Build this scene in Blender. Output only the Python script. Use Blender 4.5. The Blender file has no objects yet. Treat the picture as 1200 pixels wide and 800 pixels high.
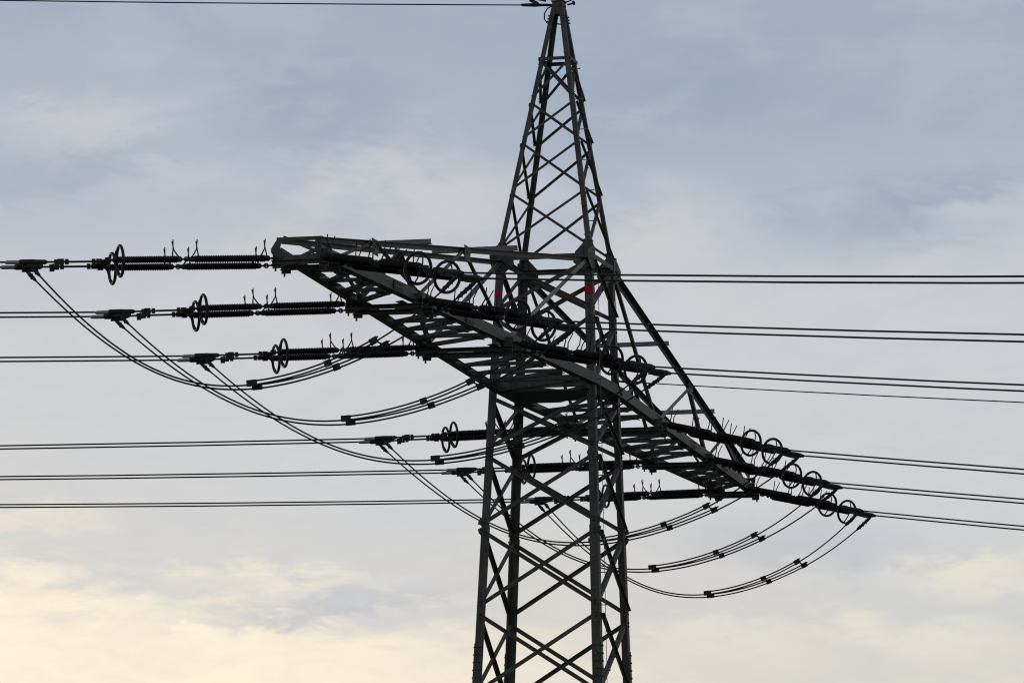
import bpy, bmesh, math, random
from mathutils import Vector, Matrix

# ------------------------------------------------------------------ scene, camera, sky, sun
sc = bpy.context.scene
col = sc.collection
V = Vector
R = math.radians

CAM_P = V((-96.683, -25.792, -14.266))
YAW, PITCH, ROLL, FPX = 0.2699, 0.1531, 0.008, 5763.8
cam_d = bpy.data.cameras.new("camera")
cam = bpy.data.objects.new("camera", cam_d)
col.objects.link(cam)
d = V((math.cos(PITCH) * math.cos(YAW), math.cos(PITCH) * math.sin(YAW), math.sin(PITCH)))
r = V((math.sin(YAW), -math.cos(YAW), 0))
u = r.cross(d)
r2 = math.cos(ROLL) * r + math.sin(ROLL) * u
u2 = -math.sin(ROLL) * r + math.cos(ROLL) * u
M = Matrix((r2, u2, -d)).transposed().to_4x4()
M.translation = CAM_P
cam.matrix_world = M
cam_d.sensor_width = 36.0
cam_d.lens = FPX * 36.0 / 1200.0
cam_d.clip_start = 0.5
cam_d.clip_end = 20000.0
sc.camera = cam

SUN_AZ, SUN_EL = R(38.0), R(4.0)          # azimuth in the plane (from +X towards +Y): low, behind the pylon, left
world = bpy.data.worlds.new("World")
sc.world = world
world.use_nodes = True
wn = world.node_tree.nodes
wl = world.node_tree.links
wn.clear()


def N(kind, **kw):
    n = wn.new(kind)
    for k, v in kw.items():
        setattr(n, k, v)
    return n


def math_node(op, a, b=None, clamp=False):
    n = N('ShaderNodeMath', operation=op, use_clamp=clamp)
    for i, v in enumerate((a, b)):
        if v is None:
            continue
        if hasattr(v, 'links'):
            wl.new(v, n.inputs[i])
        else:
            n.inputs[i].default_value = v
    return n.outputs[0]


def maprange(v, a, b, c=0.0, e=1.0, smooth=True):
    n = N('ShaderNodeMapRange', interpolation_type='SMOOTHSTEP' if smooth else 'LINEAR')
    wl.new(v, n.inputs[0])
    for i, x in enumerate((a, b, c, e)):
        n.inputs[i + 1].default_value = x
    return n.outputs[0]


def srgb(*c):
    return tuple((x / 255 / 12.92 if x / 255 <= 0.04045 else ((x / 255 + 0.055) / 1.055) ** 2.4) for x in c) + (1.0,)


def ramp(v, stops):
    n = N('ShaderNodeValToRGB')
    wl.new(v, n.inputs[0])
    e = n.color_ramp.elements
    while len(e) < len(stops):
        e.new(0.5)
    for el, (p, c) in zip(e, stops):
        el.position = p
        el.color = c
    return n.outputs[0]


def mix(f, a, b):
    n = N('ShaderNodeMix', data_type='RGBA')
    for s, v in ((n.inputs[0], f), (n.inputs[6], a), (n.inputs[7], b)):
        if hasattr(v, 'links'):
            wl.new(v, s)
        else:
            s.default_value = v
    return n.outputs[2]


tc = N('ShaderNodeTexCoord')
sep = N('ShaderNodeSeparateXYZ')
wl.new(tc.outputs['Generated'], sep.inputs[0])
el = math_node('MULTIPLY', math_node('ARCSINE', sep.outputs[2]), 180 / math.pi)       # elevation in degrees
az = math_node('MULTIPLY', math_node('ARCTAN2', sep.outputs[1], sep.outputs[0]), 180 / math.pi)
comb = N('ShaderNodeCombineXYZ')
wl.new(az, comb.inputs[0])
wl.new(el, comb.inputs[1])


def noise(sx, sy, detail, off, rough=0.55, dist=0.0):
    mp = N('ShaderNodeMapping')
    wl.new(comb.outputs[0], mp.inputs[0])
    mp.inputs['Scale'].default_value = (sx, sy, 1)
    mp.inputs['Location'].default_value = (off, off * 0.37, off * 0.11)
    n = N('ShaderNodeTexNoise')
    wl.new(mp.outputs[0], n.inputs['Vector'])
    n.inputs['Scale'].default_value = 1.0
    n.inputs['Detail'].default_value = detail
    n.inputs['Roughness'].default_value = rough
    n.inputs['Distortion'].default_value = dist
    return n.outputs[0]


n_big = noise(0.16, 0.38, 5, 3.1, 0.5, 0.3)
n_mid = noise(0.36, 0.72, 7, 14.2, 0.56, 0.6)
n_low = noise(0.32, 1.7, 7, 27.3, 0.6, 0.5)
n_fine = noise(1.6, 4.0, 8, 5.9, 0.6, 0.4)
# height of the cloud layers, wobbling with the noise so that no band is straight
wob = math_node('ADD', math_node('MULTIPLY', math_node('SUBTRACT', n_big, 0.5), 3.5),
                math_node('MULTIPLY', math_node('SUBTRACT', n_mid, 0.5), 1.6))
el_w = math_node('ADD', el, wob)
grad = ramp(maprange(el_w, 0.0, 40.0, smooth=False), [
    (0.00, srgb(246, 236, 214)), (0.125, srgb(215, 214, 210)), (0.165, srgb(208, 211, 215)),
    (0.222, srgb(203, 207, 213)), (0.255, srgb(180, 190, 204)), (0.30, srgb(163, 176, 196)),
    (0.60, srgb(140, 152, 176)), (1.00, srgb(122, 134, 158))])
# warm break in the clouds near the horizon, strongest towards the low sun on the left
el_g = math_node('ADD', el, math_node('ADD', math_node('MULTIPLY', math_node('SUBTRACT', n_low, 0.5), 3.0),
                                     math_node('MULTIPLY', math_node('SUBTRACT', n_fine, 0.5), 0.7)))
azf = maprange(az, 10.0, 22.0, 0.0, 1.0)
lim = math_node('ADD', math_node('MULTIPLY', azf, 1.05), 4.98)
glow = maprange(math_node('SUBTRACT', el_g, lim), -0.55, 0.35, 1.0, 0.0)
glow = math_node('MULTIPLY', glow, maprange(azf, 0.15, 0.8, 0.2, 1.0))
c1 = mix(glow, grad, srgb(255, 243, 221))
# cloud masses: centre azimuth and elevation, half sizes (degrees), tilt, strength
waz = math_node('ADD', az, math_node('ADD', math_node('MULTIPLY', math_node('SUBTRACT', n_mid, 0.5), 3.2), math_node('MULTIPLY', math_node('SUBTRACT', n_fine, 0.5), 1.3)))
wel = math_node('ADD', el, math_node('ADD', math_node('MULTIPLY', math_node('SUBTRACT', n_big, 0.5), 1.2), math_node('MULTIPLY', math_node('SUBTRACT', n_fine, 0.5), 0.8)))


def masses(rows):
    tot = None
    for a0, e0, sa, se, tilt, k in rows:
        da = math_node('MULTIPLY', math_node('SUBTRACT', waz, a0), 1.0 / sa)
        de = math_node('MULTIPLY', math_node('ADD', math_node('SUBTRACT', wel, e0), math_node('MULTIPLY', math_node('SUBTRACT', waz, a0), tilt)), 1.0 / se)
        rr = math_node('SQRT', math_node('ADD', math_node('MULTIPLY', da, da), math_node('MULTIPLY', de, de)))
        f = maprange(rr, 0.1, 1.35, k, 0.0)
        tot = f if tot is None else math_node('MAXIMUM', tot, f)
    return tot


dark = masses([(17.6, 11.4, 1.3, 0.65, 0.1, 0.8), (21.0, 10.6, 2.2, 0.35, 0.05, 0.55), (20.3, 12.3, 1.8, 0.5, 0.0, 0.45),
               (10.6, 10.3, 1.9, 0.5, 0.08, 0.75), (13.0, 11.9, 1.6, 0.7, 0.1, 0.6), (9.4, 11.6, 1.2, 0.5, 0.0, 0.45),
               (18.0, 5.72, 2.0, 0.13, 0.03, 0.32), (12.2, 6.3, 1.5, 0.35, 0.0, 0.3), (25.0, 11.5, 2.0, 0.9, 0.1, 0.6), (5.5, 11.0, 2.0, 1.0, 0.1, 0.6),
               (19.0, 15.2, 4.0, 1.0, 0.1, 0.6), (9.0, 16.5, 4.0, 1.2, -0.1, 0.6)])
pale = masses([(20.6, 11.1, 1.1, 0.32, 0.06, 0.55), (19.2, 10.6, 1.3, 0.3, 0.1, 0.42), (16.4, 10.4, 1.3, 0.75, 0.15, 0.75), (17.6, 9.7, 1.6, 0.45, 0.0, 0.5),
               (13.6, 10.0, 1.1, 0.75, 0.2, 0.8), (9.6, 10.2, 0.9, 0.22, 0.05, 0.5), (12.9, 9.2, 1.6, 0.5, 0.0, 0.45), (14.2, 11.65, 0.35, 0.10, 0.0, 0.18),
               (24.0, 10.4, 1.5, 0.6, 0.1, 0.5), (7.0, 9.7, 1.5, 0.6, 0.1, 0.5), (15.0, 14.0, 3.0, 0.7, 0.1, 0.5)])
cream = masses([(21.1, 6.42, 1.0, 0.16, 0.02, 0.65), (18.1, 5.98, 1.5, 0.13, 0.02, 0.5), (9.9, 6.1, 0.9, 0.24, 0.05, 0.75), (10.6, 5.3, 1.4, 0.35, 0.0, 0.6),
                (12.9, 5.15, 1.3, 0.3, 0.0, 0.5), (15.6, 5.0, 1.5, 0.25, 0.0, 0.45)])
# soft pale cloud tufts higher up
tuft = math_node('MULTIPLY', maprange(n_mid, 0.44, 0.66), maprange(el, 6.5, 9.0, 0.10, 0.30))
c1 = mix(dark, c1, srgb(150, 167, 191))
c1 = mix(pale, c1, srgb(208, 209, 213))
c1 = mix(cream, c1, srgb(240, 231, 213))
c2 = mix(tuft, c1, srgb(202, 206, 213))
shade = math_node('MULTIPLY', maprange(n_fine, 0.35, 0.75), 0.16)
c3 = mix(shade, c2, srgb(178, 184, 198))

sky = N('ShaderNodeTexSky', sky_type='NISHITA')
sky.sun_disc = False
sky.sun_elevation = SUN_EL
sky.sun_rotation = R(90) - SUN_AZ
bg_sky = N('ShaderNodeBackground')
wl.new(sky.outputs[0], bg_sky.inputs[0])
bg_sky.inputs[1].default_value = 0.10
bg_cl = N('ShaderNodeBackground')
wl.new(c3, bg_cl.inputs[0])
bg_cl.inputs[1].default_value = 1.0
mx = N('ShaderNodeMixShader')
mx.inputs[0].default_value = 0.94                                # cloud cover over the clear sky
wl.new(bg_sky.outputs[0], mx.inputs[1])
wl.new(bg_cl.outputs[0], mx.inputs[2])
out = N('ShaderNodeOutputWorld')
wl.new(mx.outputs[0], out.inputs[0])

sun_d = bpy.data.lights.new("sun", 'SUN')
sun_d.energy = 0.5
sun_d.angle = R(12)
sun_d.color = (1.0, 0.9, 0.74)
sun = bpy.data.objects.new("sun", sun_d)
col.objects.link(sun)
sd = V((math.cos(SUN_EL) * math.cos(SUN_AZ), math.cos(SUN_EL) * math.sin(SUN_AZ), math.sin(SUN_EL)))
sun.rotation_euler = sd.to_track_quat('Z', 'Y').to_euler()
sun.location = (40, 40, 30)

sc.view_settings.view_transform = 'Standard'
sc.view_settings.look = 'None'
sc.view_settings.exposure = 0.0
sc.view_settings.gamma = 1.0
sc.view_settings.use_curve_mapping = False
sc.cycles.filter_width = 1.15


# ------------------------------------------------------------------ materials
def mat(name, base, rough, metal=0.0, var=0.25, scale=6.0, rust=None, spec=0.5):
    m = bpy.data.materials.new(name)
    m.use_nodes = True
    nt = m.node_tree
    b = nt.nodes['Principled BSDF']
    b.inputs['Roughness'].default_value = rough
    b.inputs['Metallic'].default_value = metal
    b.inputs['Specular IOR Level'].default_value = spec
    t = nt.nodes.new('ShaderNodeTexCoord')
    n = nt.nodes.new('ShaderNodeTexNoise')
    n.inputs['Scale'].default_value = scale
    n.inputs['Detail'].default_value = 6
    mp = nt.nodes.new('ShaderNodeMapping')
    mp.inputs['Scale'].default_value = (1.6, 1.6, 0.5)          # weather streaks run downwards
    nt.links.new(t.outputs['Object'], mp.inputs[0])
    nt.links.new(mp.outputs[0], n.inputs['Vector'])
    cr = nt.nodes.new('ShaderNodeValToRGB')
    nt.links.new(n.outputs[0], cr.inputs[0])
    e = cr.color_ramp.elements
    e[0].position, e[1].position = 0.3, 0.75
    e[0].color = tuple(c * (1 - var) for c in base) + (1,)
    e[1].color = tuple(c * (1 + var) for c in base) + (1,)
    if rust:
        k = e.new(0.82)
        k.color = rust + (1,)
    nt.links.new(cr.outputs[0], b.inputs['Base Color'])
    rr = nt.nodes.new('ShaderNodeMapRange')
    nt.links.new(n.outputs[0], rr.inputs[0])
    rr.inputs[3].default_value = rough - 0.1
    rr.inputs[4].default_value = rough + 0.12
    nt.links.new(rr.outputs[0], b.inputs['Roughness'])
    return m


STEEL = mat('painted_steel', (0.069, 0.069, 0.056), 0.6, spec=0.3, var=0.45, scale=4.0, rust=(0.055, 0.04, 0.028))
GALV_SKYLIT = mat('galvanised_and_skylit_steel', (0.135, 0.138, 0.142), 0.55, metal=0.1, var=0.25, scale=7)  # zinc of bolts and cable; on struts and webs, sky light painted as paleness
PORC = mat('brown_glazed_porcelain', (0.007, 0.005, 0.0045), 0.45, spec=0.18, var=0.3)
FIT = mat('dark_fittings', (0.022, 0.021, 0.019), 0.6, spec=0.3, metal=0.2, var=0.3, scale=12)
ALU = mat('weathered_aluminium', (0.30, 0.30, 0.29), 0.5, metal=0.4, var=0.2, scale=14)
WIRE = mat('aged_conductor', (0.022, 0.022, 0.022), 0.7, spec=0.25, metal=0.1, var=0.3, scale=2)
RED = mat('red_paint', (0.42, 0.012, 0.018), 0.6, spec=0.2, var=0.35, scale=14)
YEL = mat('yellow_paint', (0.62, 0.50, 0.05), 0.5, var=0.12)
CONC = mat('concrete', (0.32, 0.31, 0.29), 0.9, var=0.15)
GRASS = mat('grass_field', (0.045, 0.065, 0.022), 0.95, var=0.4, scale=0.12)


# ------------------------------------------------------------------ mesh helpers
rnd = random.Random(7)


class MB:
    def __init__(self):
        self.v, self.f = [], []

    def add(self, vs, fs):
        o = len(self.v)
        self.v += [tuple(x) for x in vs]
        self.f += [tuple(i + o for i in f) for f in fs]

    def prism(self, P, Q, prof, a, b):
        """extrude a 2D profile (list of (s,t) along a,b) from P to Q"""
        n = len(prof)
        vs = [P + a * s + b * t for s, t in prof] + [Q + a * s + b * t for s, t in prof]
        fs = [(i, (i + 1) % n, (i + 1) % n + n, i + n) for i in range(n)]
        fs += [tuple(range(n - 1, -1, -1)), tuple(range(n, 2 * n))]
        self.add(vs, fs)

    def angle(self, P, Q, a, b, w, t=0.01, w2=None):
        """L section steel: flange w along a, flange w2 along b"""
        P, Q = V(P), V(Q)
        ax = (Q - P).normalized()
        a = V(a)
        a = (a - ax * a.dot(ax)).normalized()
        b0 = V(b)
        b = (b0 - ax * b0.dot(ax) - a * b0.dot(a)).normalized()
        w2 = w2 or w
        self.prism(P, Q, [(0, 0), (w, 0), (w, t), (t, t), (t, w2), (0, w2)], a, b)

    def channel(self, P, Q, a, b, h, fl, t=0.012):
        """C section: web h along a, flanges along b"""
        P, Q = V(P), V(Q)
        ax = (Q - P).normalized()
        a = V(a)
        a = (a - ax * a.dot(ax)).normalized()
        b0 = V(b)
        b = (b0 - ax * b0.dot(ax) - a * b0.dot(a)).normalized()
        self.prism(P, Q, [(0, 0), (h, 0), (h, fl), (h - t, fl), (h - t, t), (t, t), (t, fl), (0, fl)], a, b)

    def box(self, c, x, y, z):
        """oriented box from centre and three half-axis vectors"""
        c, x, y, z = V(c), V(x), V(y), V(z)
        vs = [c + x * i + y * j + z * k for i in (-1, 1) for j in (-1, 1) for k in (-1, 1)]
        self.add(vs, [(0, 1, 3, 2), (4, 6, 7, 5), (0, 4, 5, 1), (2, 3, 7, 6), (0, 2, 6, 4), (1, 5, 7, 3)])

    def plate(self, pts, n, t):
        """flat polygon plate of thickness t, centred on pts along n"""
        n = V(n).normalized() * (t / 2)
        k = len(pts)
        vs = [V(p) + n for p in pts] + [V(p) - n for p in pts]
        fs = [tuple(range(k)), tuple(range(2 * k - 1, k - 1, -1))]
        fs += [(i, i + k, (i + 1) % k + k, (i + 1) % k) for i in range(k)]
        self.add(vs, fs)

    def tube(self, pts, rad, seg=8, caps=True):
        pts = [V(p) for p in pts]
        rads = rad if isinstance(rad, (list, tuple)) else [rad] * len(pts)
        vs, fs = [], []
        prev = None
        for i, p in enumerate(pts):
            t = (pts[min(i + 1, len(pts) - 1)] - pts[max(i - 1, 0)]).normalized()
            if prev is None:
                a = t.orthogonal().normalized()
            else:
                a = (prev - t * prev.dot(t)).normalized()
            prev = a
            b = t.cross(a)
            for k in range(seg):
                an = 2 * math.pi * k / seg
                vs.append(p + (a * math.cos(an) + b * math.sin(an)) * rads[i])
        for i in range(len(pts) - 1):
            for k in range(seg):
                k2 = (k + 1) % seg
                fs.append((i * seg + k, i * seg + k2, (i + 1) * seg + k2, (i + 1) * seg + k))
        if caps:
            fs.append(tuple(range(seg - 1, -1, -1)))
            fs.append(tuple(range((len(pts) - 1) * seg, len(pts) * seg)))
        self.add(vs, fs)

    def torus(self, c, n, R_, r_, S=40, s=10):
        c, n = V(c), V(n).normalized()
        a = n.orthogonal().normalized()
        b = n.cross(a)
        vs, fs = [], []
        for i in range(S):
            A = 2 * math.pi * i / S
            e = a * math.cos(A) + b * math.sin(A)
            for j in range(s):
                B = 2 * math.pi * j / s
                vs.append(c + e * (R_ + r_ * math.cos(B)) + n * (r_ * math.sin(B)))
        for i in range(S):
            for j in range(s):
                i2, j2 = (i + 1) % S, (j + 1) % s
                fs.append((i * s + j, i2 * s + j, i2 * s + j2, i * s + j2))
        self.add(vs, fs)

    def bolt(self, p, n, rad=0.016, h=0.016):
        p, n = V(p), V(n).normalized()
        self.tube([p - n * 0.004, p + n * h], rad, 6)

    def build(self, name, m, parent=None, smooth=False):
        me = bpy.data.meshes.new(name)
        me.from_pydata(self.v, [], self.f)
        me.materials.append(m)
        bm = bmesh.new()
        bm.from_mesh(me)
        bmesh.ops.recalc_face_normals(bm, faces=bm.faces)
        bm.to_mesh(me)
        bm.free()
        if smooth:
            for p in me.polygons:
                p.use_smooth = True
        o = bpy.data.objects.new(name, me)
        col.objects.link(o)
        if parent is not None:
            o.parent = parent
        return o


def empty(name, mw=None):
    o = bpy.data.objects.new(name, None)
    o.empty_display_size = 0.3
    col.objects.link(o)
    if mw is not None:
        o.matrix_world = mw
    return o


def tag(o, label=None, cat=None, group=None, kind=None):
    for k, v in (('label', label), ('category', cat), ('group', group), ('kind', kind)):
        if v:
            o[k] = v
    return o


X, Y, Z = V((1, 0, 0)), V((0, 1, 0)), V((0, 0, 1))
jit = lambda s=0.003: rnd.uniform(-s, s)

# ------------------------------------------------------------------ setting: ground
GZ = -15.9
g = MB()
n = 24
S = 9000.0
cs = [math.copysign(abs(i / n) ** 3, i) * S for i in range(-n, n + 1)]
for x in cs:
    for y in cs:
        dd = math.hypot(x, y)
        h = 0.0 if dd < 30 else 0.35 * math.sin(x * 0.021 + 1) * math.cos(y * 0.017)
        g.v.append((x, y, GZ + h))
w_ = 2 * n + 1
for i in range(2 * n):
    for j in range(2 * n):
        g.f.append((i * w_ + j, (i + 1) * w_ + j, (i + 1) * w_ + j + 1, i * w_ + j + 1))
go = g.build('ground', GRASS)
tag(go, kind='structure')

# ------------------------------------------------------------------ the pylon
HW0, HW1, H1, H2, K = 1.055, 0.939, 2.861, 8.293, 0.0367


def hw(z):
    if z <= 0:
        return HW0 - K * z
    if z <= H1:
        return HW0 + (HW1 - HW0) * z / H1
    return HW1 + (0.11 - HW1) * (z - H1) / (H2 - H1)


pyl = empty('lattice_pylon', Matrix.Translation(V((0, 0, GZ))))
tag(pyl, 'dark steel lattice pylon with one broad crossarm and a tall pointed peak', 'pylon')
OFF = V((0, 0, GZ))


def part(mb, name, m, parent=None, smooth=False):
    """meshes are written in world coordinates; the pylon's origin is on the ground"""
    mb.v = [tuple(V(v) - OFF) for v in mb.v]
    return mb.build(name, m, parent if parent is not None else pyl, smooth)


def corner(sx, sy, z, inset=0.0):
    h = hw(z) - inset
    e = (0.095 if sy > 0 else 0.035) * max(0.0, min(1.0, (H2 - z) / 2.5))
    return V((sx * h, sy * (h + e), z))


CORN = [(-1, 1), (1, 1), (-1, -1), (1, -1)]
legs = {}
for sx, sy in CORN:
    mb = MB()
    a, b = V((-sx, 0, 0)), V((0, -sy, 0))
    for z0, z1, w, t in ((GZ - 0.1, -6.1, 0.19, 0.020), (-6.1, -2.75, 0.18, 0.019), (-2.75, H1, 0.165, 0.018), (H1, H2 - 0.1, 0.10, 0.012)):
        mb.angle(corner(sx, sy, z0), corner(sx, sy, z1), a, b, w, t)
    nb_ = MB()
    # splice plates with bolt rows on both flanges
    for zc, hl in ((-5.75, 0.62), (-11.2, 0.6), (H1 - 0.05, 0.33)):
        for fl, out in ((a, V((0, sy, 0))), (b, V((sx, 0, 0)))):
            p0, p1 = corner(sx, sy, zc - hl), corner(sx, sy, zc + hl)
            wv = 0.155 if zc < 2 else 0.13
            mid = (p0 + p1) / 2 + fl * (wv / 2 + 0.008) + out * 0.009
            mb.box(mid, fl * (wv / 2), (p1 - p0) / 2, out * 0.007)
            for k in range(8):
                for s in (0.3, 0.72):
                    nb_.bolt(p0.lerp(p1, (k + 0.5) / 8) + fl * (wv * s) + out * 0.016, out, 0.017, 0.02)
    # bolts at the bracing nodes
    for zz in (-1.22, -2.76, -4.45, -8.0, -9.9, 1.63):
        for dz in (-0.16, -0.09, 0.09, 0.16):
            for fl, out in ((a, V((0, sy, 0))), (b, V((sx, 0, 0)))):
                nb_.bolt(corner(sx, sy, zz + dz) + fl * 0.08 + out * 0.001, out, 0.018, 0.02)
    # the small pointed splice ears that stick out at -2.75
    for fl in (a, b):
        c = corner(sx, sy, -2.75)
        for s in (-1, 1):
            mb.plate([c - fl * 0.002 + Z * 0.02 * s, c - fl * 0.075 + Z * 0.05 * s, c - fl * 0.055 + Z * 0.13 * s, c - fl * 0.002 + Z * 0.19 * s], fl.cross(Z), 0.01)
    nf = len(mb.f)
    mb.add(nb_.v, nb_.f)
    legs[(sx, sy)] = part(mb, 'leg', STEEL)
    me = legs[(sx, sy)].data
    me.materials.append(FIT)                                   # the bolt heads are darker than the paint
    for p in me.polygons:
        if p.index >= nf:
            p.material_index = 1
    # concrete footing belongs to its leg
    fb = MB()
    fp = corner(sx, sy, GZ)
    fb.tube([fp + Z * -0.5, fp + Z * 0.35], [0.5, 0.42], 20)
    part(fb, 'footing', CONC, legs[(sx, sy)])


def band(sx, sy, z0, z1, m, label, flanges):
    mb = MB()
    a, b = V((-sx, 0, 0)), V((0, -sy, 0))
    for fl, out in ((a, V((0, sy, 0))), (b, V((sx, 0, 0)))):
        if (fl is a and 'y' in flanges) or (fl is b and 'x' in flanges):
            p0, p1 = corner(sx, sy, z0), corner(sx, sy, z1)
            mid = (p0 + p1) / 2 + fl * 0.083 + out * 0.004
            mb.box(mid, fl * 0.0825, (p1 - p0) / 2, out * 0.0025)
    part(mb, 'marker_band', m, legs[(sx, sy)])['label'] = label


band(-1, 1, 1.98, 2.12, RED, 'red painted band', 'x')
band(-1, -1, 2.01, 2.15, RED, 'red painted band', 'xy')
band(1, -1, 1.95, 2.11, YEL, 'yellow painted band', 'y')

# step bolts and a thin safety rail on the near right leg
for k in range(70):
    z = GZ + 2.6 + k * 0.33
    if z > H2 - 0.9:
        break
    if abs(z - 2.86) < 0.3:
        continue
    sx, sy = -1, -1
    p = corner(sx, sy, z)
    mb = MB()
    if k % 2:
        q0 = p + V((0.06, 0, 0))
        mb.tube([q0, q0 + V((0, -0.17, 0)), q0 + V((0, -0.172, 0)), q0 + V((0, -0.185, 0))], [0.010, 0.010, 0.017, 0.017], 6)
    else:
        q0 = p + V((0, 0.06, 0))
        mb.tube([q0, q0 + V((-0.17, 0, 0)), q0 + V((-0.172, 0, 0)), q0 + V((-0.185, 0, 0))], [0.010, 0.010, 0.017, 0.017], 6)
    part(mb, 'step_bolt', GALV_SKYLIT, legs[(-1, -1)])
mb = MB()
mb.tube([corner(-1, -1, z) + V((0.07, -0.105, 0)) for z in (GZ + 2.5, -8, -4, 0, H1 - 0.5)], 0.006, 6)
part(mb, 'safety_cable', GALV_SKYLIT, legs[(-1, -1)])

FACES = [((-1, 1), (-1, -1), V((-1, 0, 0))), ((1, 1), (1, -1), V((1, 0, 0))), ((-1, -1), (1, -1), V((0, -1, 0))), ((-1, 1), (1, 1), V((0, 1, 0)))]


def brace(name, A, B, za, zb, out, side, w, t, ends):
    """one diagonal; side +1 lies on the outside of the leg flange, -1 on the inside"""
    P, Q = corner(*A, za), corner(*B, zb)
    ax = (Q - P).normalized()
    hz = (corner(*B, za) - corner(*A, za)).normalized()
    P, Q = P + ax * ends + hz * ends * 1.3, Q - ax * ends - hz * ends * 1.3
    o = out * ((0.004 if side > 0 else -0.026) + jit(0.002))
    across = ax.cross(out).normalized()
    if across.z > 0:
        across = -across
    mb = MB()
    mb.angle(P + o - across * (w / 2), Q + o - across * (w / 2), across, -out if out.y > 0 else out * side, w, t, w * (0.62 if abs(out.x) > 0.5 else (1.1 if side < 0 else (0.8 if out.y < 0 else 1.0))))
    mid = (P + Q) / 2 + o
    for q in (mid, P + ax * 0.06 + o, P + ax * 0.13 + o, Q - ax * 0.06 + o, Q - ax * 0.13 + o):
        mb.bolt(q + out * (0.0 if side > 0 else t), out, 0.013 if w > 0.06 else 0.009, 0.016)
    return part(mb, name, STEEL)


LV = [H1 - 0.06, 1.63, 0.0, -1.22, -2.76, -4.45, -6.23, -8.0, -9.9, -11.9, -14.0]
for A, B, out in FACES:
    for i in range(len(LV) - 1):
        zt, zb = LV[i] - 0.10, LV[i + 1] + 0.10
        brace('body_brace', A, B, zt, zb, out, 1, 0.085, 0.010, 0.045)
        brace('body_brace', B, A, zt, zb, out, -1, 0.085, 0.010, 0.045)
PL = [7.07, 6.17, 5.30, 4.22, 2.95]
for A, B, out in FACES:
    for i in range(len(PL) - 1):
        zt, zb = PL[i] - 0.04, PL[i + 1] + 0.06
        brace('peak_brace', A, B, zt, zb, out, 1, 0.052, 0.007, 0.028)
        brace('peak_brace', B, A, zt, zb, out, -1, 0.052, 0.007, 0.028)
    for zz, w in ((7.1, 0.07), (H1 - 0.02, 0.10), (-15.0, 0.1)):
        P, Q = corner(*A, zz), corner(*B, zz)
        mb = MB()
        o = out * (0.022 + jit())
        mb.angle(P + o, Q + o, -Z, -out, w, 0.009)
        part(mb, 'horizontal_strut', STEEL)

# heavy beams at the crossarm's floor
for sx in (-1, 1):
    P, Q = corner(sx, 1, 0.09), corner(sx, -1, 0.09)
    mb = MB()
    o = V((sx * -0.03, 0, 0))
    mb.channel(P + o, Q + o, Z, V((-sx, 0, 0)), 0.24, 0.10, 0.014)
    for f in (0.2, 0.5, 0.8):
        mb.bolt(P.lerp(Q, f) + o + Z * 0.12, V((sx, 0, 0)), 0.015, 0.015)
    part(mb, 'floor_beam', STEEL)
for s in (-1, 1):
    mb = MB()
    mb.angle(V((-1.0, s * 0.95, 0.045 + 0.03 * s)), V((1.0, -s * 0.95, 0.045 + 0.03 * s)), Y, Z, 0.12, 0.012)
    part(mb, 'floor_brace', STEEL)
mb = MB()
mb.plate([V((-0.98, 0.93, 0.02)), V((-0.98, -0.93, 0.02)), V((-0.15, -0.93, 0.02)), V((0.25, -0.3, 0.02)), V((0.7, 0.1, 0.02)), V((0.7, 0.93, 0.02))], Z, 0.012)
part(mb, 'floor_plate', STEEL)

# gusset plates where the top chords meet the legs
for sx, sy in CORN:
    c = corner(sx, sy, H1 - 0.05)
    i = V((0, -sy, 0))
    mb = MB()
    o = V((sx * 0.028, 0, 0))
    pts = [c - i * 0.04 + Z * 0.22, c + i * 0.12 + Z * 0.30, c + i * 0.34 + Z * 0.06, c + i * 0.38 - Z * 0.16, c + i * 0.18 - Z * 0.33, c - i * 0.04 - Z * 0.30]
    mb.plate([p + o for p in pts], X, 0.014)
    for q in ((0.08, 0.14), (0.18, 0.04), (0.26, -0.08), (0.1, -0.2), (0.18, -0.12)):
        mb.bolt(c + i * q[0] + Z * q[1] + V((sx * 0.034, 0, 0)), V((sx, 0, 0)), 0.017, 0.016)
    part(mb, 'gusset_plate', STEEL)
    i = V((sx, 0, 0))
    mb = MB()
    o = V((0, sy * 0.028, 0))
    pts = [c - i * 0.16 + Z * 0.16, c + i * 0.0 + Z * 0.2, c + i * 0.42 + Z * 0.02, c + i * 0.42 - Z * 0.16, c + i * 0.1 - Z * 0.32, c - i * 0.16 - Z * 0.28]
    mb.plate([p + o for p in pts], Y, 0.014)
    for q in ((0.08, 0.08), (0.2, -0.02), (0.32, -0.06), (0.08, -0.18), (0.2, -0.14)):
        mb.bolt(c + i * q[0] + Z * q[1] + V((0, sy * 0.034, 0)), V((0, sy, 0)), 0.017, 0.016)
    part(mb, 'gusset_plate', STEEL)

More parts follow.
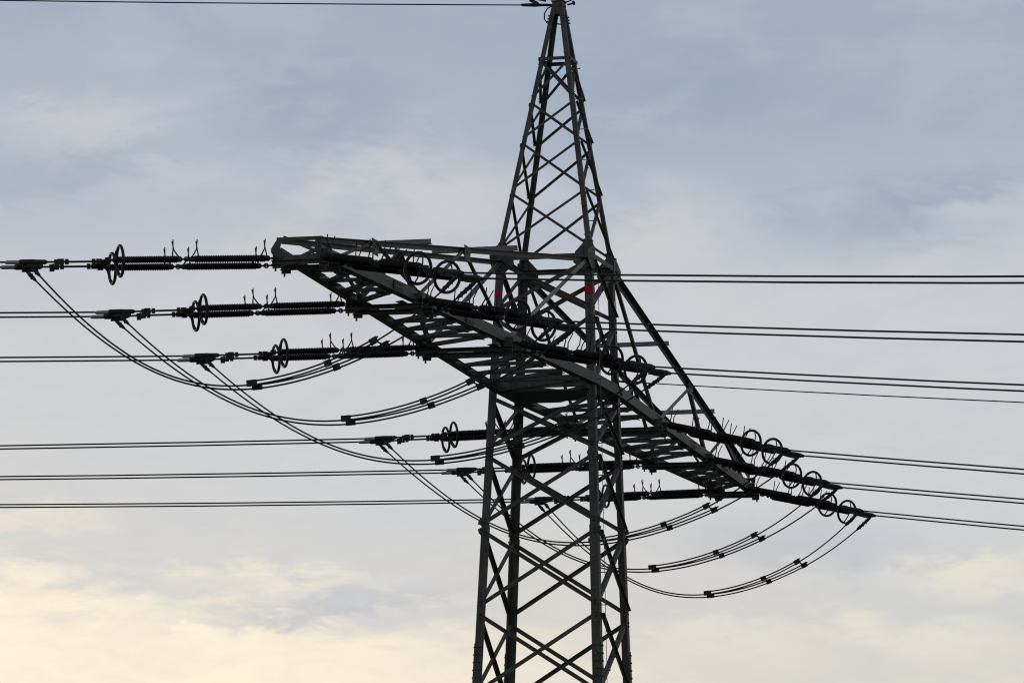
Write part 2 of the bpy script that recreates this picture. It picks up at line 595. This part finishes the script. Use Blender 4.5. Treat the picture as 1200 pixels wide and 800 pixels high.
# peak cap
mb = MB()
capz = H2 - 0.115
mb.box((0, 0, capz), X * 0.125, Y * 0.115, Z * 0.135)
mb.plate([V((-0.15, -0.14, H2 + 0.03)), V((0.15, -0.14, H2 + 0.03)), V((0.15, 0.14, H2 + 0.03)), V((-0.15, 0.14, H2 + 0.03))], Z, 0.016)
mb.tube([V((0, 0, H2 + 0.02)), V((0, 0, H2 + 0.10))], [0.07, 0.05], 10)
for sy in (-1, 1):
    for dz in (-0.06, 0.04):
        mb.bolt((-0.126, sy * 0.055, capz + dz), -X, 0.02, 0.02)
        mb.bolt((sy * 0.055, -0.116, capz + dz), -Y, 0.02, 0.02)
for sx, sy in CORN:
    for k in range(3):
        c = corner(sx, sy, capz - 0.17 - 0.06 * k)
        mb.bolt(c + V((-sx * 0.04, 0, 0)), V((0, sy, 0)), 0.016, 0.035)
        mb.bolt(c + V((0, -sy * 0.04, 0)), V((sx, 0, 0)), 0.016, 0.035)
part(mb, 'peak_cap', STEEL)
# earth bonding loop below the cap
mb = MB()
loop = [V((0, 0.14, H2 - 0.05)), V((-0.02, 0.24, H2 - 0.10)), V((-0.03, 0.30, H2 - 0.2)), V((-0.04, 0.30, H2 - 0.33)), V((-0.05, 0.24, H2 - 0.42)), V((-0.06, 0.14, H2 - 0.43)), V((-0.06, -0.05, H2 - 0.46)), V((-0.08, -0.17, H2 - 0.52))]
mb.tube(loop, 0.014, 8)
part(mb, 'bonding_cable', WIRE)

# ------------------------------------------------------------------ crossarm, both halves
TIPX, TIPZ = 17.30, 0.38
WT = {1: 0.32, -1: 0.40}
WB = {1: 1.06, -1: 1.13}
PH = [-17.0, -12.05, -6.75, 4.9, 10.75, 16.25]
PAIR = 0.29


def cw(x, sy):
    x = abs(x)
    return WT[sy] + (WB[sy] - WT[sy]) * (TIPX - x) / (TIPX - HW0)


def tz(x):
    return TIPZ + (H1 - 0.10 - TIPZ) * (TIPX - abs(x)) / (TIPX - HW1)


def tw(x):
    return 0.36 + (HW1 + 0.04 - 0.36) * (TIPX - abs(x)) / (TIPX - HW1)


for s in (-1, 1):
    tip = s * (TIPX if s < 0 else 16.62)
    xs = [x for x in PH if x * s > 0]
    xs = sorted(xs, key=abs)
    # floor lattice: struts and diagonals between the two bottom chords, with node plates
    mb = MB()
    marks = [HW0] + [v for x in xs for v in (abs(x) - PAIR, abs(x) + PAIR)]
    for a0, a1 in zip(marks[::2], marks[1::2]):
        nb = max(3, round((a1 - a0) / 1.02))
        for k in range(nb):
            x0 = s * (a0 + (a1 - a0) * k / nb)
            x1 = s * (a0 + (a1 - a0) * (k + 1) / nb)
            zz = 0.030 + jit(0.003)
            # one diagonal per bay, running from the outer end at the B side to the inner end at the A side when on the near arm
            if s < 0:
                P, Q = V((x0, cw(x0, 1) - 0.05, zz)), V((x1, -cw(x1, -1) + 0.05, zz))
            else:
                P, Q = V((x1, cw(x1, 1) - 0.05, zz)), V((x0, -cw(x0, -1) + 0.05, zz))
            mb.angle(P, Q, X, Z, 0.075, 0.009)
            xc = x0 + s * 0.07
            if k > 0:
                zz = 0.05 + jit(0.003)
                mb.angle(V((xc, cw(xc, 1) - 0.04, zz)), V((xc, -cw(xc, -1) + 0.04, zz)), X, Z, 0.065, 0.008)
            for sy in (-1, 1):
                xa = x0 if (s * sy < 0) == (s < 0 and sy > 0) else x1
                xa = x0
                y0 = sy * (cw(xa, sy) - 0.16)
                mb.plate([V((xa - 0.24, y0, 0.022 + jit(0.002))), V((xa + 0.24, y0, 0.022)), V((xa + 0.12, y0 - sy * 0.17, 0.022)), V((xa - 0.12, y0 - sy * 0.17, 0.022))], Z, 0.010)
    arm = part(mb, 'cross_arm', STEEL)
    for sy in (-1, 1):
        # bottom chord: wide angle, outer web vertical, flange inward
        mb = MB()
        zc = 0.13 if sy < 0 else 0.02
        P, Q = V((s * HW0, sy * WB[sy], zc)), V((tip, sy * cw(tip, sy), zc * 0.3))
        mb.angle(P, Q, Z, V((0, -sy, 0)), 0.21, 0.018, 0.17)
        for k in range(1, 4):
            xk = s * (HW0 + (abs(tip) - HW0) * k / 4)
            yo = sy * cw(xk, sy)
            zk = 0.105 + zc * (0.3 + 0.7 * (abs(tip) - abs(xk)) / (abs(tip) - HW0))
            mb.box((xk, yo + sy * 0.008, zk), X * 0.28, Y * 0.007, Z * 0.075)
            for i in range(5):
                for dz in (-0.04, 0.04):
                    mb.bolt((xk - 0.22 + i * 0.11, yo + sy * 0.014, zk + dz), V((0, sy, 0)), 0.015, 0.016)
        part(mb, 'bottom_chord', STEEL, arm)
        # top chord rising from the tip to the gusset
        mb = MB()
        if sy < 0:      # flange outward, web inside
            P, Q = V((s * (HW1 - 0.1), sy * (tw(HW1) - 0.06), tz(HW1))), V((tip, sy * (tw(tip) - 0.06), tz(tip)))
            mb.angle(P, Q, V((0, sy, 0)), -Z, 0.12, 0.011, 0.095 if s < 0 else 0.13)
        else:
            P, Q = V((s * (HW1 - 0.1), sy * tw(HW1), tz(HW1))), V((tip, sy * tw(tip), tz(tip)))
            mb.angle(P, Q, V((0, -sy, 0)), -Z, 0.10, 0.011, 0.095)
        part(mb, 'top_chord', STEEL, arm)
        # web members in the side plane: gusset > bottom > top > bottom > top
        x3, x2 = (abs(xs[0]), abs(xs[1]))
        seq = [(s * (HW1 + 0.10), 't'), (s * (x3 - 0.05), 'b'), (s * (x3 + 2.35 if s < 0 else 9.05), 't'), (s * (x2 - 0.05), 'b'), (s * (x2 + 2.3), 't'), (s * (abs(xs[2]) - 0.7), 'b')]
        for k in range(len(seq) - 1):
            (xa, ka), (xb, kb) = seq[k], seq[k + 1]
            f = lambda x, kk: V((x, sy * ((tw(x) - 0.02) if kk == 't' else (cw(x, sy) - 0.03)), (tz(x) - 0.06) if kk == 't' else 0.17))
            P, Q = f(xa, ka), f(xb, kb)
            w = ((0.10 if sy < 0 and s < 0 else 0.07), 0.075, 0.085, 0.07, 0.06)[k]
            mb = MB()
            mb.angle(P, Q, V((1 * s, 0, 0.3)), V((0, -sy, 0)), w, 0.009)
            part(mb, 'web_member', GALV_SKYLIT if (k == 0 and s < 0) or (k == 1 and s > 0) else STEEL, arm)  # paler colour paints the sky light caught by these webs
            if kb == 't':
                mb = MB()
                x_ = xb
                yq = sy * (tw(x_) + 0.012)
                mb.plate([V((x_ - 0.22, yq, tz(x_) + 0.02)), V((x_ + 0.22, yq, tz(x_) + 0.02)), V((x_ + 0.16, yq, tz(x_) - 0.26)), V((x_ - 0.16, yq, tz(x_) - 0.26))], Y, 0.010)
                for q in (-0.1, 0.0, 0.1):
                    mb.bolt((x_ + q, yq + sy * 0.006, tz(x_) - 0.1), V((0, sy, 0)), 0.014, 0.014)
                part(mb, 'node_plate', STEEL, arm)
    # flat struts across the top chords
    for xt in ((6.2, 11.45) if s > 0 else (6.25, 11.5)):
        x_ = s * xt
        mb = MB()
        mb.angle(V((x_, tw(x_) + 0.08, tz(x_) + 0.014)), V((x_, -tw(x_) - 0.09, tz(x_) + 0.014)), X, Z, 0.09, 0.009)
        part(mb, 'top_strut', GALV_SKYLIT, arm)  # sky reflection on the struts is put into this paler colour
    # cross beams that carry the strings: they stick out beyond the chords
    for x in xs:
        for dx in (-PAIR, PAIR):
            xx = x + dx
            mb = MB()
            ya, yb = cw(xx, 1) + 0.15, -cw(xx, -1) - 0.15
            mb.channel(V((xx, ya, -0.085)), V((xx, yb, -0.085)), Z, V((-1, 0, 0)), 0.078, 0.075, 0.010)
            for y_, sg in ((ya, 1), (yb, -1)):
                mb.box((xx + 0.012, y_ - sg * 0.09, 0.02), X * 0.008, Y * 0.085, Z * 0.16)
                mb.tube([V((xx + 0.012, y_ - sg * 0.06, -0.115)), V((xx + 0.012, y_ - sg * 0.06, -0.19))], 0.018, 6)
            part(mb, 'cross_beam', STEEL, arm)
    # end frame at the tip
    mb = MB()
    xe = tip
    ya, yb = cw(xe, 1) + 0.07, -cw(xe, -1) - 0.03
    mb.angle(V((xe, ya, TIPZ + 0.014)), V((xe, yb, TIPZ + 0.014)), -Z, V((-s, 0, 0)), 0.07, 0.010)
    mb.angle(V((xe, ya, 0.08)), V((xe, yb, 0.08)), -Z, V((-s, 0, 0)), 0.09, 0.010)
    for y_, sg in ((ya, 1), (yb, -1)):
        mb.box((xe + s * 0.012, y_ - sg * 0.035, (TIPZ - 0.05) / 2), X * 0.009, Y * 0.03, Z * (TIPZ + 0.07) / 2)
        mb.plate([V((xe + s * 0.03, y_ - sg * 0.06, TIPZ - 0.03)), V((xe + s * 0.03, y_ - sg * 0.10, TIPZ - 0.03)), V((xe + s * 0.03, y_ - sg * 0.075, 0.2)), V((xe + s * 0.03, y_ - sg * 0.11, 0.02)), V((xe + s * 0.03, y_ - sg * 0.06, 0.02))], X, 0.008)
    mb.plate([V((xe, ya - 0.01, TIPZ - 0.01)), V((xe, ya + 0.10, 0.20)), V((xe, ya + 0.10, 0.14)), V((xe, ya - 0.01, -0.02))], X, 0.012)
    mb.angle(V((xe - s * 0.02, ya - 0.1, TIPZ)), V((xe - s * 0.02, yb + 0.1, 0.1)), X, Z, 0.055, 0.008)
    part(mb, 'end_frame', STEEL, arm)
# chord pieces that pass the tower body
for sy in (-1, 1):
    mb = MB()
    zc = 0.13 if sy < 0 else 0.02
    mb.angle(V((-HW0, sy * WB[sy], zc)), V((HW0, sy * WB[sy], zc)), Z, V((0, -sy, 0)), 0.21, 0.018, 0.17)
    part(mb, 'body_chord', STEEL)

# ------------------------------------------------------------------ strings
# attachment midpoint and dead-end clamp of every string (left pull, right pull)
LS = [((-17.0, 0.415, 0.02), (-19.388, 4.151, -0.285)), ((-12.05, 0.632, 0.02), (-14.418, 4.353, -0.352)), ((-6.75, 0.864, 0.02), (-9.107, 4.559, -0.353)),
      ((4.9, 0.945, 0.02), (2.579, 4.55, -0.392)), ((10.75, 0.689, 0.02), (8.386, 4.417, -0.338)), ((16.25, 0.448, 0.02), (13.908, 4.104, -0.342))]
RS = [((-17.0, -0.509, 0.02), (-19.466, -3.711, -0.779)), ((-12.05, -0.807, 0.02), (-14.493, -4.075, -0.846)), ((-6.75, -1.125, 0.02), (-9.183, -4.44, -0.887)),
      ((4.9, -1.237, 0.02), (2.446, -4.478, -0.939)), ((10.75, -0.885, 0.02), (8.278, -4.093, -0.883)), ((16.25, -0.554, 0.02), (13.769, -3.746, -0.855))]
SEP, CSEP = 0.31, 0.20


def frame_of(A, C):
    A, C = V(A), V(C)
    x = (C - A).normalized()
    y = Z.cross(x).normalized()
    z = x.cross(y)
    m = Matrix((x, y, z)).transposed().to_4x4()
    m.translation = A
    return m, (C - A).length


def shed_profile(x0, x1, rs_):
    """axial positions and radii of a long-rod insulator with its sheds"""
    xs, rs = [], []
    pitch = 0.031
    nn = int((x1 - x0) / pitch)
    for k in range(nn):
        b = x0 + (x1 - x0) * k / nn
        xs += [b, b + 0.009, b + 0.014, b + 0.026]
        rs += [rs_ * 0.78, rs_ * 0.82, rs_, rs_ * 0.86]
    xs.append(x1)
    rs.append(0.040)
    return xs, rs


def make_string(T, scale, sleeve):
    """twin long-rod tension string along +X, parts in local coordinates; T is the distance to the clamps"""
    root = empty('insulator_string')
    k = scale
    left = k == 1.0
    for sg in (-1, 1):
        y = SEP * sg
        for x0, x1 in ((0.31, 1.55), (1.86, 2.90)):
            mb = MB()
            xs, rs = shed_profile(x0 * k, x1 * k, 0.066 if k == 1.0 else 0.077)
            mb.tube([V((x, y, 0)) for x in xs], rs, 14)
            part_ = mb.build('insulator_rod', PORC, root)
        # metal caps and links between the rods
        for cx, hx in ((0.27, 0.05), (1.585, 0.05), (1.825, 0.05), (2.94, 0.05)):
            mb = MB()
            mb.tube([V((cx * k - hx, y, 0)), V((cx * k - hx * 0.6, y, 0)), V((cx * k + hx * 0.6, y, 0)), V((cx * k + hx, y, 0))], [0.03, 0.05, 0.05, 0.03], 12)
            mb.build('end_cap', FIT, root)
        mb = MB()
        mb.tube([V((1.62 * k, y, 0)), V((1.79 * k, y, 0))], 0.018, 8)
        mb.torus((1.70 * k, y, 0), Y, 0.035, 0.014, 14, 6)
        mb.box((1.66 * k, y, 0), X * 0.03, Y * 0.012, Z * 0.035)
        mb.build('clevis_link', FIT, root)
        mb = MB()
        mb.tube([V((-0.10, y * 0.93, 0)), V((0.24 * k, y, 0))], 0.016, 8)
        mb.torus((0.13 * k, y, 0), Y, 0.035, 0.015, 14, 6)
        mb.torus((0.19 * k, y, 0), Z, 0.03, 0.013, 14, 6)
        mb.box((-0.06, y * 0.93, 0), X * 0.06, Y * 0.02, Z * 0.04)
        mb.build('attachment_link', FIT, root)
        # arcing horns: at both rod joints and at the tower end
        for cx, lean in ((1.54, -0.06), (1.88, 0.06), (0.33, -0.05)):
            mb = MB()
            p = V((cx * k, y, 0.04))
            hh = 0.29 if left else 0.34
            for sp in (-0.05, 0.05):
                mb.tube([p + V((sp * 1.1, 0, 0)), p + V((lean * 0.3 + sp * 0.8, sp * 0.3, 0.05)), p + V((lean * 0.6 + sp * 0.25, sp * 0.5, 0.13)), p + V((lean * 0.7 + sp * 0.15, sp * 1.5, hh))], [0.013, 0.013, 0.011, 0.010], 6)
            mb.build('arcing_horn', FIT, root)
        # grading ring with its two brackets
        mb = MB()
        xr = 2.86 * k
        mb.torus((xr, y, -0.02), X, 0.262, 0.027, 48, 10)
        ring = mb.build('grading_ring', FIT, root, smooth=True)
        mb = MB()
        for sz in (-1, 1):
            mb.tube([V((2.96 * k, y, 0.03 * sz)), V((2.93 * k, y, 0.14 * sz)), V((xr, y, 0.255 * sz - 0.02))], 0.013, 8)
        mb.build('ring_bracket', FIT, ring)
    # yoke plate between the two strings
    mb = MB()
    xa, xb = 3.02 * k, (3.22 * k if left else T - 0.72)
    mb.plate([V((xa, -SEP - 0.06, 0)), V((xa, SEP + 0.06, 0)), V((xa + 0.07, SEP + 0.06, 0)), V((xb, CSEP + 0.05, 0)), V((xb, -CSEP - 0.05, 0)), V((xa + 0.07, -SEP - 0.06, 0))], Z, 0.022)
    for sg in (-1, 1):
        mb.tube([V((2.97 * k, SEP * sg, 0)), V((xa + 0.05, SEP * sg, 0))], 0.022, 8)
        mb.box((xa + 0.05, SEP * sg, 0), X * 0.05, Y * 0.02, Z * 0.045)
        mb.box((xb - 0.02, CSEP * sg, 0), X * 0.05, Y * 0.02, Z * 0.045)
    mb.build('yoke_plate', FIT, root)
    T0 = T
    T = T0 if left else T0 - 0.20
    xl = T - (0.55 if left else 0.40)
    sl = 0.43 if left else 0.27
    for sg in (-1, 1):
        y = CSEP * sg
        mb = MB()
        mb.tube([V((xb, y, 0)), V((xl, y, 0))], 0.019, 8)
        mb.box((xb + (xl - xb) * 0.12, y, 0), X * 0.03, Y * 0.025, Z * 0.045)
        mb.box((xb + (xl - xb) * 0.86, y, 0), X * 0.03, Y * 0.025, Z * 0.045)
        mb.build('extension_link', FIT, root)
        # turnbuckle plate and compression dead-end clamp
        mb = MB()
        mb.box((xl + 0.02, y, 0), X * 0.055, Y * 0.028, Z * 0.05)
        mb.box((xl + 0.09, y, -0.02), X * 0.04, Y * 0.02, Z * 0.06)
        mb.tube([V((xl, y, 0)), V((T - 0.28, y, 0))], 0.018, 8)
        mb.build('turnbuckle', FIT, root)
        mb = MB()
        mb.tube([V((T - 0.30, y, 0)), V((T - 0.26, y, 0)), V((T - 0.10, y, 0)), V((T - 0.06, y, 0)), V((T + 0.16, y, 0)), V((T + 0.2, y, 0))], [0.025, 0.042, 0.046, 0.05, 0.05, 0.034], 12)
        mb.box((T - 0.08, y, -0.05), X * 0.14, Y * 0.028, Z * 0.035)
        cl = mb.build('dead_end_clamp', FIT, root)
        mb = MB()
        mb.tube([V((T + 0.18, y, 0)), V((T + sl - 0.03, y, 0)), V((T + sl, y, 0))], [0.036, 0.034, 0.022], 12)
        mb.build('compression_sleeve', sleeve, cl)
    return root


def copy_tree(o, parent=None):
    c = o.copy()
    col.objects.link(c)
    if parent is not None:
        c.parent = parent
    for ch in list(o.children):
        copy_tree(ch, c)
    return c


TL, TR = 4.40, 4.16
pL = make_string(TL, 1.0, ALU)
pR = make_string(TR, 1.075, FIT)
L_LAB = ['topmost left-pulling twin insulator string, from the near crossarm tip, clear against the sky',
         'left-pulling twin insulator string second from the top, below the one at the crossarm tip',
         'left-pulling twin insulator string third from the top, crossed by a rising jumper loop',
         'left-pulling twin insulator string whose rings sit just left of the tower legs',
         'left-pulling twin insulator string passing behind the tower, rings between its legs',
         'lowest left-pulling twin insulator string, under the far right crossarm tip']
R_LAB = ['right-pulling twin insulator string at the near crossarm tip, its rings biggest and highest',
         'right-pulling twin insulator string crossing the left tower legs just below the red bands',
         'right-pulling twin insulator string in front of the tower, rings just right of its legs',
         'right-pulling twin insulator string right of the tower, uppermost of the three there',
         'right-pulling twin insulator string right of the tower, middle of the three there',
         'right-pulling twin insulator string at the far crossarm tip, its rings rightmost and lowest']
strings = {'L': [], 'R': []}
for side, S_, proto, labs, T in (('L', LS, pL, L_LAB, TL), ('R', RS, pR, R_LAB, TR)):
    for i, (A, C) in enumerate(S_):
        m, ln = frame_of(A, C)
        m = m @ Matrix.Rotation(0.05 if side == 'L' else (-0.13, -0.20, -0.20, -0.20, -0.20, -0.20)[i], 4, 'X')
        o = proto if i == 0 else copy_tree(proto)
        m.translation = V(C) - m.to_3x3() @ V((T, 0, 0))
        o.matrix_world = m
        tag(o, labs[i], 'insulator', 'twin tension insulator strings on the crossarm')
        strings[side].append(m)

# ------------------------------------------------------------------ conductors
ML = [-0.055, -0.062, -0.062, -0.070, -0.065, -0.060]
MR = [-0.140, -0.145, -0.150, -0.157, -0.155, -0.157]
AL, AR = R(122.5), R(232.8)
ORD = ['topmost', 'second', 'third', 'fourth', 'fifth', 'lowest']


def wire_pts(P, ang, m, c, length):
    ds = [0, 0.25, 0.5, 1, 2] + [4 + 4 * i for i in range(int(length / 4))]
    return [P + V((math.cos(ang) * q, math.sin(ang) * q, m * q + c * q * q)) for q in ds]


for side, S_, MM, ang, T in (('L', LS, ML, AL, TL), ('R', RS, MR, AR, TR)):
    for i in range(6):
        m = strings[side][i]
        for sg in (-1, 1):
            P = m @ V((T + (0.10 if side == 'L' else -0.05), CSEP * sg, 0))
            pts = wire_pts(P, ang, MM[i], 0.0005, 130 if side == 'L' else 260)
            base = pts[0].copy()
            mb = MB()
            mb.tube([p - base for p in pts], 0.0165, 8)
            o = mb.build('conductor_wire', WIRE)
            o.location = base
            near = (sg > 0) == (side == 'L') if False else None
            lat = m.to_3x3() @ V((0, sg, 0))
            up = lat.x < 0                                     # the one nearer the viewer reads higher
            tag(o, '%s wire of the %s conductor pair leaving the frame on the %s' % ('upper' if up else 'lower', ORD[i], 'left' if side == 'L' else 'right'),
                'power line', 'conductor wires strung to the crossarm')

# ------------------------------------------------------------------ jumper loops under the arm
J_LAB = ['jumper loop hanging farthest left, under the topmost left string',
         'jumper loop with its low point left of the tower, second from the left',
         'jumper loop whose low point crosses the left tower leg below the crossarm',
         'jumper loop just right of the tower legs, shortest of the three seen there',
         'jumper loop right of the tower, middle of the three seen there',
         'lowest and rightmost jumper loop, hanging from the far crossarm tip']
SAG = [7.75, 7.2, 7.25, 8.05, 8.05, 8.15]


def jumper(i):
    mL, mR = strings['L'][i], strings['R'][i]
    root = empty('jumper_loop')
    a0 = mL @ V((TL - 0.02, 0, -0.07))
    b0 = mR @ V((TR - 0.08, 0, -0.04))
    base = (a0 + b0) / 2
    root.location = base
    lat = V((-1, 0, 0))
    h = b0 - a0

    def cp(s, e0, e1, dz=0.0):
        # bundle spacing closes up away from the clamps
        q = e0.lerp(e1, s)
        f = min(1.0, min(s, 1 - s) / 0.25)
        mid = a0.lerp(b0, s)
        q = mid + (q - mid) * (1 - 0.25 * f)
        return q + Z * (-SAG[i] * s * (1 - s) * (1 + 0.05 * math.sin(2 * math.pi * s)) + dz) - base

    ends = {}
    for sg in (-1, 1):
        e0 = mL @ V((TL - 0.02, CSEP * (-sg if False else 1) * sg, -0.07))
        e1 = mR @ V((TR - 0.08, CSEP * sg, -0.04))
        # pair the sub-conductor that is nearer the viewer on both sides
        if (e0 - a0).x * (e1 - b0).x < 0:
            e1 = mR @ V((TR - 0.08, -CSEP * sg, -0.04))
        ends[sg] = (e0, e1)
        N_ = 44
        mb = MB()
        mb.tube([cp(k / N_, e0, e1) for k in range(N_ + 1)], 0.0155, 8)
        mb.build('jumper_wire', WIRE, root)
        # the overlap, doubled between the first and the last spacer
        mb = MB()
        mb.tube([cp(0.515 + 0.30 * k / 16, e0, e1, 0.062) for k in range(17)], 0.0155, 8)
        mb.build('jumper_wire', WIRE, root)
        for st, dirn in ((0.0, 1), (1.0, -1)):
            mb = MB()
            lg = 0.016 if dirn > 0 else 0.036
            p = [cp(abs(st - t), e0, e1) for t in (0.0, 0.008, lg, lg + 0.006)]
            mb.tube(p, [0.024, 0.036, 0.034, 0.018], 8)
            for t in ((0.012,) if dirn > 0 else (0.014, 0.023, 0.032)):
                q = cp(abs(st - t), e0, e1)
                mb.box(q, X * 0.018, Y * 0.018, Z * 0.048)
            mb.build('jumper_lug', FIT, root)
        for t, hl in ((0.525, 0.085), (0.70, 0.06), (0.805, 0.07)):
            mb = MB()
            c = cp(t, e0, e1, 0.030)
            tg = (cp(t + 0.01, e0, e1) - cp(t - 0.01, e0, e1)).normalized()
            up = (Z - tg * tg.z).normalized()
            mb.box(c, tg * hl, tg.cross(up) * 0.028, up * 0.052)
            mb.build('wire_clamp', FIT, root)
    for t in (0.525, 0.805):
        mb = MB()
        mb.tube([cp(t, *ends[-1], 0.036), cp(t, *ends[1], 0.036)], 0.016, 8)
        mb.build('spacer_bar', FIT, root)
    tag(root, J_LAB[i], 'jumper', 'jumper loops under the crossarm')


for i in range(6):
    jumper(i)

# ------------------------------------------------------------------ earth wire at the peak, and the thin single cable on the right
mb = MB()
P = V((0, 0.16, H2 - 0.03))
pts = wire_pts(P, R(119), -0.058, 0.0005, 130)
mb.tube([p - P for p in pts], 0.0135, 8)
ew = mb.build('earth_wire', WIRE)
ew.location = P
tag(ew, 'thin single earth wire running left from the very top of the pylon', 'power line')
t = (pts[4] - pts[0]).normalized()
mb = MB()
mb.tube([t * -0.1, t * 0.02, t * 0.05, t * 0.22, t * 0.25, t * 0.30], [0.02, 0.025, 0.03, 0.03, 0.02, 0.02], 8)
mb.tube([t * 0.2, t * 0.36, t * 0.62, t * 0.66], [0.03, 0.042, 0.032, 0.016], 8)
mb.box(t * 0.38 + Z * 0.07, t * 0.10 + Z * 0.05, Z * 0.035, t.cross(Z) * 0.02)
mb.box(t * 0.22 + Z * 0.12, t * 0.10 + Z * 0.02, Z * 0.03, t.cross(Z) * 0.02)
mb.build('wedge_clamp', FIT, ew)

mb = MB()
P = V((0, -0.16, H2 + 0.02))
t = V((math.cos(AR), math.sin(AR), 0.02)).normalized()
pts = [P + t * -0.1, P + t * 0.05, P + t * 0.2 + Z * 0.01, P + t * 0.4 + Z * 0.02]
pts += [p + V((0, 0, 0.02)) for p in wire_pts(P + t * 0.6, AR, -0.10, 0.0005, 240)]
mb.tube([p - P for p in pts], 0.0135, 8)
er = mb.build('earth_wire', WIRE)
er.location = P
tag(er, 'short stub of earth wire rising out of frame right of the peak cap', 'power line')
mb = MB()
mb.tube([t * 0.05 - Z * 0.07, t * 0.22 - Z * 0.07, t * 0.24 - Z * 0.07], [0.02, 0.02, 0.05], 8)
mb.build('clamp_bolt', FIT, er)

mb = MB()
P = V((0.95, -1.14, 0.45))
pts = wire_pts(P, R(232.8), -0.150, 0.0005, 260)
mb.tube([p - P for p in pts], 0.0115, 8)
fc = mb.build('single_cable', WIRE)
fc.location = P
tag(fc, 'thin single cable running right from the tower body, below the third wire pair', 'cable')
t = (pts[4] - pts[0]).normalized()
mb = MB()
mb.tube([t * -0.08, t * 0.1, t * 0.55, t * 0.6], [0.02, 0.026, 0.022, 0.013], 8)
mb.build('cable_clamp', FIT, fc)
